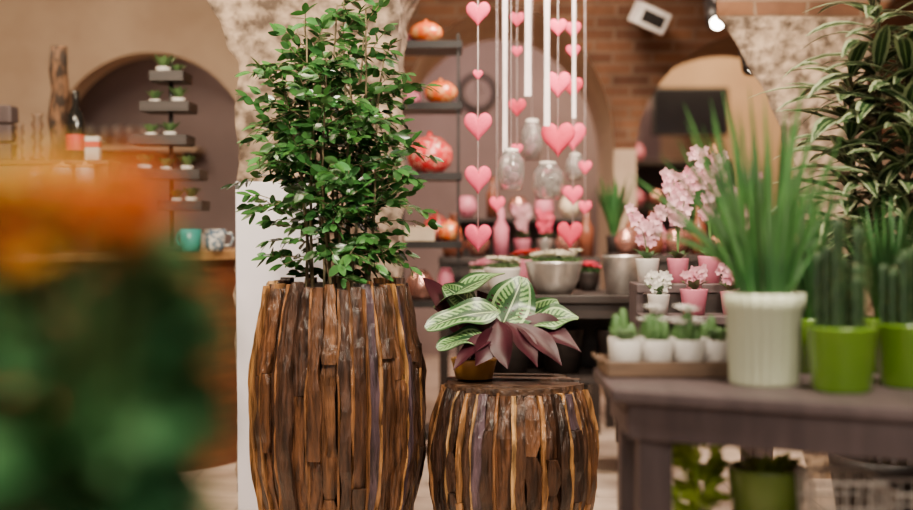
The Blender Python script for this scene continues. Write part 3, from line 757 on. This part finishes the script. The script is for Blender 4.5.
m=MB(); m.lathe([(0,0),(.03,0),(.04,.03),(.036,.05),(0,.05)],24); m.obj('holder',mPinkPot,vb)
m=MB(); m.lathe([(.025,.05),(.025,.13),(.0,.132)],20); m.obj('wax',mCream,vb)
for x,y in ((.25,5.95),(.5,6.0),(.75,5.93)):
    m=MB(); m.lathe([(0,0),(.08,0),(.1,.2),(.105,.21),(.095,.21),(.08,.02),(0,.02)],28)
    o=m.obj('dark_plant_pot',mDTable,loc=(x,y,.4635)); tag(o,'empty dark plant pot on the lower shelf','pot','dark pots under the display table')
def orchid(loc,lab,pm,fm,h,pr=.05,ph=.1,n=3,fs=.026,name='potted_orchid',group=None,dn=3,sw=.06):
    t=thing(name,lab,'plant',loc,group=group)
    m=MB(); m.lathe([(0,0),(pr*.75,0),(pr,ph*.97),(pr,ph),(pr*.88,ph),(pr*.84,ph*.85),(0,ph*.86)],24); m.obj('pot',pm,t)
    m=MB(); fo=MB(); fl=MB()
    for i in range(8):
        a=i*2.4; k=U(.7,1.3); fo.col=(k,k,k); fo.leaf((0,0,ph*.86),(math.cos(a)*.7,math.sin(a)*.7,.9),(0,0,1),U(.06,.10),.03,.9,.2,5)
    for i in range(n):
        a=i*2.6+U(0,1); P=[Vector((0,0,ph*.86))]
        for k in range(1,8):
            t_=k/7; P.append(Vector((math.cos(a)*sw*t_**2,math.sin(a)*sw*t_**2,ph*.86+h*(t_-.15*t_*t_)*U(.97,1.03))))
        m.tube(P,.003,5)
        for k in range(3,8):
            for j in range(dn):
                c=P[k]+Vector((U(-.02,.02),U(-.02,.02),U(-.02,.02)))
                for p in range(5):
                    aa=p*1.257+R(); fl.leaf(c,(math.cos(aa),-.35,math.sin(aa)),(0,-1,0),fs,fs*.7,0,.15,3,kind='oval')
    m.obj('stem',mGStem,t); fo.obj('foliage',mBlade,t); fl.obj('flower',fm,t); return t
orchid((.79,5.25,CZ+.001),'pale pink orchid in white pot',mWPot,mPinkL,.24,fs=.026)
orchid((.92,5.27,CZ+.001),'tall pale pink orchid in pink pot',mPinkPot,mPinkL,.42,.045,.10,4,fs=.028)
orchid((1.05,5.25,CZ+.001),'tall white and pink orchid in pink pot',mPinkPot,mPinkL,.50,.05,.11,4,fs=.028)
orchid((1.18,5.27,CZ+.001),'pink orchid in pink pot on the stand',mPinkPot,mPinkL,.40,.045)
orchid((.80,5.02,CZ-.114),'small plant with pale flowers in white pot',mWPot,mWFl,.09,.045,.08,fs=.018,sw=.03)
orchid((.94,5.02,CZ-.114),'small pink flowering plant in pink pot',mPinkPot,mPinkL,.1,.055,.1,fs=.02,sw=.03)
orchid((1.09,5.02,CZ-.114),'small pale pink flowering plant in pink pot',mPinkPot,mPinkL,.12,.045,.09,fs=.02,sw=.03)

def vase(loc,prof,mt,lab,name='glass_vase',sc=1,cat='vase',group=None):
    m=MB(); m.lathe([(r*sc,z*sc) for r,z in prof],24); o=m.obj(name,mt,loc=loc); tag(o,lab,cat,group); return o
P1=[(0,0),(.045,0),(.058,.05),(.045,.11),(.02,.15),(.018,.2),(.024,.21),(.018,.21),(.014,.15),(0,.14)]
P2=[(0,0),(.035,0),(.037,.14),(.015,.18),(.014,.24),(0,.24)]
P3=[(0,0),(.03,.002),(.055,.04),(.06,.07),(.045,.11),(.03,.125),(0,.125)]
bz=1.001
for i,(x,y,P,mt,lab) in enumerate([(.92,6.85,P3,mRose,'rose gold ball vase'),(1.06,6.85,P1,mBrownV,'brown glass bottle vase'),(1.19,6.85,P3,mRose,'rose gold ball vase'),(1.31,6.85,P2,mBrownV,'slim brown glass bottle'),(.98,7.06,P2,mBrownV,'slim brown glass bottle'),(1.12,7.08,P1,mPinkPot,'pink ceramic bottle vase'),(1.26,7.08,P3,mRose,'rose gold ball vase')]):
    vase((x,y,bz),P,mt,lab+' on the dark table','decorative_vase',1.1)
cz=.981
for x,y,P,mt,lab in [(-.02,7.12,P1,mBrownV,'brown glass bottle vase'),(.12,7.12,P3,mRose,'rose gold ball vase'),(.25,7.12,P2,mPinkPot,'pink ceramic bottle vase'),(.62,7.12,P3,mRose,'rose gold ball vase'),(.73,7.12,P2,mBrownV,'slim brown glass bottle')]:
    vase((x,y,cz),P,mt,lab+' on the dark table','decorative_vase',1.15)
rr=thing('shelf_riser','dark wooden riser on the back table','riser',(.36,7.42,cz))
m=MB(); m.box((0,0,.21),(.8,.2,.02)); m.obj('riser_board',mDTable,rr,smooth=False)
for s in (-1,1):
    m=MB(); m.box((s*.385,0,.1),(.025,.18,.2)); m.obj('side_panel',mDTable,rr,smooth=False)
m=MB(); m.box((0,.09,.1),(.74,.012,.2)); m.obj('back_panel',mDTable,rr,smooth=False)
rz_=cz+.221
for i,(P,mt,lab) in enumerate([(P3,mPinkPot,'pink ball vase'),(P2,mBrownV,'slim brown glass bottle'),(P3,mRose,'rose gold ball vase'),(P1,mPinkPot,'pink bottle vase'),(P3,mCream,'cream ball vase')]):
    vase((.06+i*.15,7.40,rz_),P,mt,lab+' on the riser','decorative_vase',1.0)
orchid((.37,7.15,cz),'pink flowering plant in pink pot on back table',mPinkPot,mPinkL,.22,fs=.025,sw=.03)
orchid((.50,7.15,cz),'deep pink flowering plant in silver pot',mSilver,mPink,.18,fs=.022,sw=.03)
bushy('potted_foliage_plant','upright green foliage plant in dark pot',(1.37,7.15,bz),.05,.12,mDTable,.4,36,.03,.3,mBlade,bend=.4,kind='oval')
bushy('potted_foliage_plant','upright green foliage plant in dark pot',(.89,7.17,bz),.045,.1,mDTable,.36,40,.035,.4,mBlade,bend=.4,kind='oval')

# ------------------------------------------------------------ hanging garlands
def heartmesh():
    m=MB(); n=36; sc=1/32.0
    out=[]
    for k in range(n):
        t=2*math.pi*k/n; out.append((16*math.sin(t)**3*sc,(13*math.cos(t)-5*math.cos(2*t)-2*math.cos(3*t)-math.cos(4*t)+2)*sc))
    lv=[(.5,-.13),(.8,-.10),(.95,-.05),(1,0),(.95,.05),(.8,.10),(.5,.13)]
    rings=[[m.av((x*k,y,z*k)) for x,z in out] for k,y in lv]
    for a,b in zip(rings,rings[1:]):
        for i in range(n): m.af((a[i],b[i],b[(i+1)%n],a[(i+1)%n]))
    c=m.av((0,-.15,0)); d=m.av((0,.15,0))
    for i in range(n): m.af((c,rings[0][i],rings[0][(i+1)%n])); m.af((d,rings[-1][(i+1)%n],rings[-1][i]))
    return m
hms={}
def garland(xp,D,hearts,end=None):
    zb=Z(end if end else hearts[-1][0]+10,D)
    t=thing('heart_garland','pink felt hearts hanging on a thin string','garland',(X(xp,D),D,zb),group='heart garlands hanging from the ceiling')
    m=MB(); m.tube([(0,0,0),(0,0,3.1-zb)],.002,5); m.obj('string',mRibbon,t)
    for j,h in enumerate(hearts):
        y,w=h[:2]; dx=h[2] if len(h)>2 else 0
        key=1 if (j%3==2 and xp>500) else 0
        if key not in hms: o=heartmesh().obj('heart',(mPink,mPinkD)[key],t); hms[key]=o.data
        else: o=bpy.data.objects.new('heart',hms[key]); link(o); o.parent=t
        s=w/F*D; o.scale=(s,s*.8,s*1.15); o.location=(X(xp+dx,D)-X(xp,D),0,Z(y,D)-zb); o.rotation_euler[2]=U(-.35,.35)
    return t
garland(478,5.4,[(14,24),(75,10),(127,28),(180,28),(238,27)])
garland(517,5.9,[(20,15),(52,11),(108,18),(150,12)])
garland(558,5.7,[(28,18),(85,26),(140,34)])
garland(573,6.1,[(30,16),(52,14),(88,20),(137,28),(196,20),(235,26,-3)])
garland(497,6.0,[(205,16)])
garland(585,6.2,[(168,14),(208,14)])
for xp,D,ye,w in ((505,5.6,172,.022),(528,5.7,96,.030),(547,5.6,126,.026),(574,5.7,118,.018)):
    zb=Z(ye,D); m=MB(); n=20; Ls=3.1-zb; rows=[]
    for k in range(n+1):
        a=.5*math.sin(k*.35); z=Ls*k/n; rows.append([m.av((s*w/2*math.cos(a),s*w/2*math.sin(a),z)) for s in (-1,1)])
    for a,b in zip(rows,rows[1:]): m.af((a[0],a[1],b[1],b[0]))
    o=m.obj('hanging_ribbon',mRibbon,loc=(X(xp,D),D,zb)); tag(o,'white satin ribbon hanging from the ceiling','ribbon','white ribbons')
def lantern(xp,yp,D,r,h,inner,lab):
    zb=Z(yp,D); t=thing('hanging_glass_lantern',lab,'lantern',(X(xp,D),D,zb))
    m=MB(); m.lathe([(0,0),(r*.7,0),(r,h*.3),(r*.95,h*.75),(r*.5,h),(r*.47,h),(r*.9,h*.74),(r*.95,h*.3),(r*.65,.006),(0,.006)],28); m.obj('glass_body',mGlass,t)
    m=MB(); m.lathe([(r*.52,h*.97),(r*.52,h*1.05),(0,h*1.07)],20); m.obj('lid',mWPot,t)
    m=MB(); m.tube([(0,0,h),(0,0,3.1-zb)],.0015,5); m.obj('string',mRibbon,t)
    m=MB(); 
    for i in range(6): m.ball((U(-.4,.4)*r,U(-.4,.4)*r,h*.2+i*h*.08),r*.3)
    m.obj('filling',inner,t)
lantern(511,190,5.5,.06,.17,mPinkL,'clear glass hanging jar with pink filling')
lantern(548,200,5.9,.075,.17,mWPot,'round clear glass hanging jar')
lantern(532,160,6.6,.06,.2,mPinkL,'clear glass hanging jar with pink filling')
lantern(575,180,6.6,.05,.13,mWPot,'small clear glass hanging jar')
ck=thing('wall_clock','round dark wall clock','clock',(X(478,11.15),11.19,Z(92,11.15)))
m=MB()
P=[]
for k in range(33):
    a=2*math.pi*k/32; P.append((.15*math.cos(a),-.02,.15*math.sin(a)))
m.tube(P,.025,8); m.obj('clock_frame',mBlack,ck)
m=MB(); c=m.av((0,-.012,0)); rg=[m.av((.14*math.cos(k*math.pi/12),-.012,.14*math.sin(k*math.pi/12))) for k in range(24)]
for k in range(24): m.af((c,rg[k],rg[(k+1)%24]))
m.obj('clock_face',mMauve,ck,smooth=False)
m=MB(); m.tube([(0,-.02,0),(0,-.02,.1)],.005,5); m.tube([(0,-.02,0),(.06,-.02,.03)],.006,5); m.obj('clock_hand',mBlack,ck)
tv=thing('television','black flat television tilted on a wall bracket','television',(X(690,10.9),10.9,Z(137,10.9)))
m=MB(); m.box((0,0,.22),(.66,.05,.42)); o=m.obj('tv_frame',mBlack,tv,smooth=False,bevel=.01)
m=MB(); m.box((0,-.027,.22),(.62,.004,.38)); m.obj('screen',mScreen,tv,smooth=False)
m=MB(); m.box((0,.16,.22),(.1,.27,.1)); m.obj('bracket',mBlack,tv,smooth=False)
sh2=thing('shelf_unit','dark open shelf unit against the back wall','shelf',(X(675,10.9),10.9,0))
for s in (-1,1):
    m=MB(); m.box((s*.45,0,.85),(.04,.35,1.7)); m.obj('side_panel',mDTable,sh2,smooth=False)
for z in (.1,.5,.9,1.3,1.69):
    m=MB(); m.box((0,0,z),(.86,.35,.03)); m.obj('shelf_board',mDTable,sh2,smooth=False)
m=MB(); m.box((0,.18,.85),(.86,.01,1.68)); m.obj('back_panel',mDTable,sh2,smooth=False)
for z in (.916,1.316,1.706):
    for i in range(5):
        loc=(sh2.location.x-.34+i*.17,10.85,z)
        if z==1.706 and i in (1,2,3): continue
        o=vase(loc,P3,[mPinkPot,mRose,mCream][i%3],['pink round vase on the back shelf','rose metallic round vase on the back shelf','cream round vase on the back shelf'][i%3],'round_vase',1.15)
sk=thing('wall_speaker','white box speaker mounted on the brick wall','speaker',(X(643,7.45),7.45,Z(32,7.45)))
m=MB(); m.box((0,0,.09),(.20,.13,.13)); o=m.obj('speaker_box',mPlast,sk,smooth=False,bevel=.01); o.rotation_euler=(.3,.35,.3)
m=MB(); m.box((0,-.066,.09),(.14,.004,.07)); o=m.obj('speaker_grille',mBlack,sk,smooth=False); o.rotation_euler=(.3,.35,.3)
m=MB(); m.box((0,.2,.1),(.04,.32,.05)); m.obj('bracket',mBlack,sk,smooth=False)
def spot(x,y,D,r):
    z=Z(y,D); t=thing('ceiling_spotlight','small cylindrical ceiling spotlight, lit','lamp',(X(x,D),D,z))
    m=MB(); m.tube([(0,0,.05),(0,0,3.1-z)],.008,6); m.obj('rod',mPlast,t)
    m=MB(); m.tube([(0,-.05,-.02),(0,.0,.03),(0,.08,.11)],[.055,.052,.045],16); m.obj('lamp_housing',mBlack,t)
    m=MB(); m.ball((0,-.06,-.025),r); m.obj('bulb',mLamp,t)
spot(715,20,6.7,.035); spot(750,66,7.0,.015)

# ------------------------------------------------------------ nearby kalanchoe on its stand
random.seed(11)
fx,fy=X(62,1.13),1.15
ps=thing('plant_stand','round dark wooden plant stand','plant stand',(fx,fy,0))
m=MB(); m.lathe([(0,.74),(.13,.74),(.13,.77),(0,.77)],40); m.obj('stand_top',mDTable,ps)
m=MB(); m.lathe([(0,0),(.13,0),(.12,.02),(.03,.04),(.025,.74),(0,.74)],24); m.obj('stand_leg',mDTable,ps)
kp=thing('potted_kalanchoe','leafy green plant with orange and yellow flowers in dark pot','plant',(fx,fy,.771))
m=MB(); m.lathe([(0,0),(.06,0),(.075,.09),(.078,.1),(.07,.1),(.066,.08),(0,.08)],32); m.obj('pot',mOliveP,kp)
mf=MB(); ml=MB(); ms=MB()
for i in range(300):
    a=R()*6.28; r=.105*math.sqrt(R()); z=.08+U(0,.34)*(1-.2*(r/.105)**2)
    cl=noise.noise(Vector((math.cos(a)*r*12,math.sin(a)*r*12,z*12))); k=max(.4,1.15+cl*2.0)*U(.7,1.3); ml.col=(k*(1.1 if cl>.1 else .85),k,k*.95)
    e=U(-.4,.7); ml.leaf((math.cos(a)*r*.8,math.sin(a)*r*.8,z),(math.cos(a+U(-.6,.6)),math.sin(a+U(-.6,.6)),e),(U(-.4,.4),-.8,.9),U(.055,.09),U(.032,.052),.5,.15,4)
for (xp,yp,rr,mi,np_) in ((12,185,.022,1,26),(48,205,.018,0,20),(84,182,.018,1,20),(116,200,.020,0,24),(144,215,.015,0,18),(2,232,.02,0,16),(70,238,.014,0,10),(134,172,.013,0,12),(40,170,.014,1,14),(150,190,.012,0,12),(-20,200,.02,1,18),(100,228,.014,1,10),(125,246,.012,0,6),(30,250,.014,1,8)):
    c=Vector((X(xp,1.02)-fx,1.02-fy+U(-.03,.03),Z(yp,1.02)-.771)); ms.tube([(c.x*.3,c.y*.3,.08),(c.x*.7,c.y*.7,.25),c],.002,5)
    for j in range(np_):
        q=c+Vector((U(-1,1),U(-1,1),U(-.8,.8)))*rr*1.1
        for p in range(5):
            aa=p*1.257+R(); mf.leaf(q,(math.cos(aa),math.sin(aa)*.6,.35*math.sin(aa)+.2),(0,-.8,.7),.014,.010,0,.1,2,m=1 if (mi and j%4) else 0)
ml.obj('foliage',mFgLeaf,kp); ms.obj('stem',mGStem,kp); mf.obj('flower',[mOrFl,mYelFl],kp)

# ------------------------------------------------------------ lights
def area(loc,tgt,size,power,col=(1,.80,.60),name='area_light',spread=None):  # shared by ceiling lamps and by fills added to brighten single spots
    l=bpy.data.lights.new(name,'AREA'); l.size=size; l.energy=power; l.color=col
    if spread: l.spread=math.radians(spread)
    o=bpy.data.objects.new(name,l); o.location=loc; d=Vector(tgt)-Vector(loc); o.rotation_euler=d.to_track_quat('-Z','Y').to_euler(); link(o)
area((.9,2.6,3.0),(-.2,4.9,.8),.4,70,(1,.86,.68),spread=110)
area((-1.6,3.0,3.0),(-.4,4.9,.9),.4,45,(1,.84,.65),spread=110)
area((1.4,2.2,3.0),(1.1,3.4,.8),.4,23,(1,.86,.67),spread=120)
area((-1.9,3.9,3.0),(-1.7,5.5,.6),.4,34,(1,.80,.55),spread=110)  # added fill to brighten the counter front
area((-2.2,6.2,3.0),(-2.0,7.6,1.2),.8,42,(1,.78,.54))
area((.6,6.2,3.0),(.5,7.2,.9),.5,52,(1,.78,.60),spread=120)
area((.45,5.0,3.0),(.5,6.1,.9),.3,28,(1,.82,.66),spread=100)
area((.2,9.9,3.0),(.2,10.8,1.2),.9,50,(1,.72,.62))
area((2.2,9.8,3.0),(2.2,11,1.5),.9,100,(1,.72,.42))
area((1.0,4.6,3.0),(1.3,5.8,1.5),.4,40,(1,.8,.55),spread=120)
area((-.9,4.2,3.0),(-.7,5.5,1.8),.4,24,(1,.8,.55),spread=120)  # added fill to brighten the dim stone pillar
area((-1.2,8.35,2.6),(-1.9,8.6,1.2),.15,3)
area((-.25,.0,2.2),(-.38,1.15,1.05),.4,22,(1,.90,.78))  # unseen fill added near the camera to brighten the kalanchoe
area((.9,2.2,1.0),(1.0,3.3,.45),.25,3,(1,.84,.66))  # low fill added to lift the space under the table, no fixture
w=bpy.data.worlds.new('World'); SC.world=w; w.use_nodes=True
w.node_tree.nodes['Background'].inputs[0].default_value=(.95,.80,.78,1); w.node_tree.nodes['Background'].inputs[1].default_value=.36

# ------------------------------------------------------------ camera
cd=bpy.data.cameras.new('camera'); cam=bpy.data.objects.new('camera',cd); link(cam)
cam.location=(0,0,H); cam.rotation_euler=(math.pi/2,0,0)
cd.sensor_width=36; cd.lens=F/913*36; cd.shift_y=-30/913
cd.dof.use_dof=True; cd.dof.focus_distance=4.7; cd.dof.aperture_fstop=.85
cd.clip_start=.05
SC.camera=cam
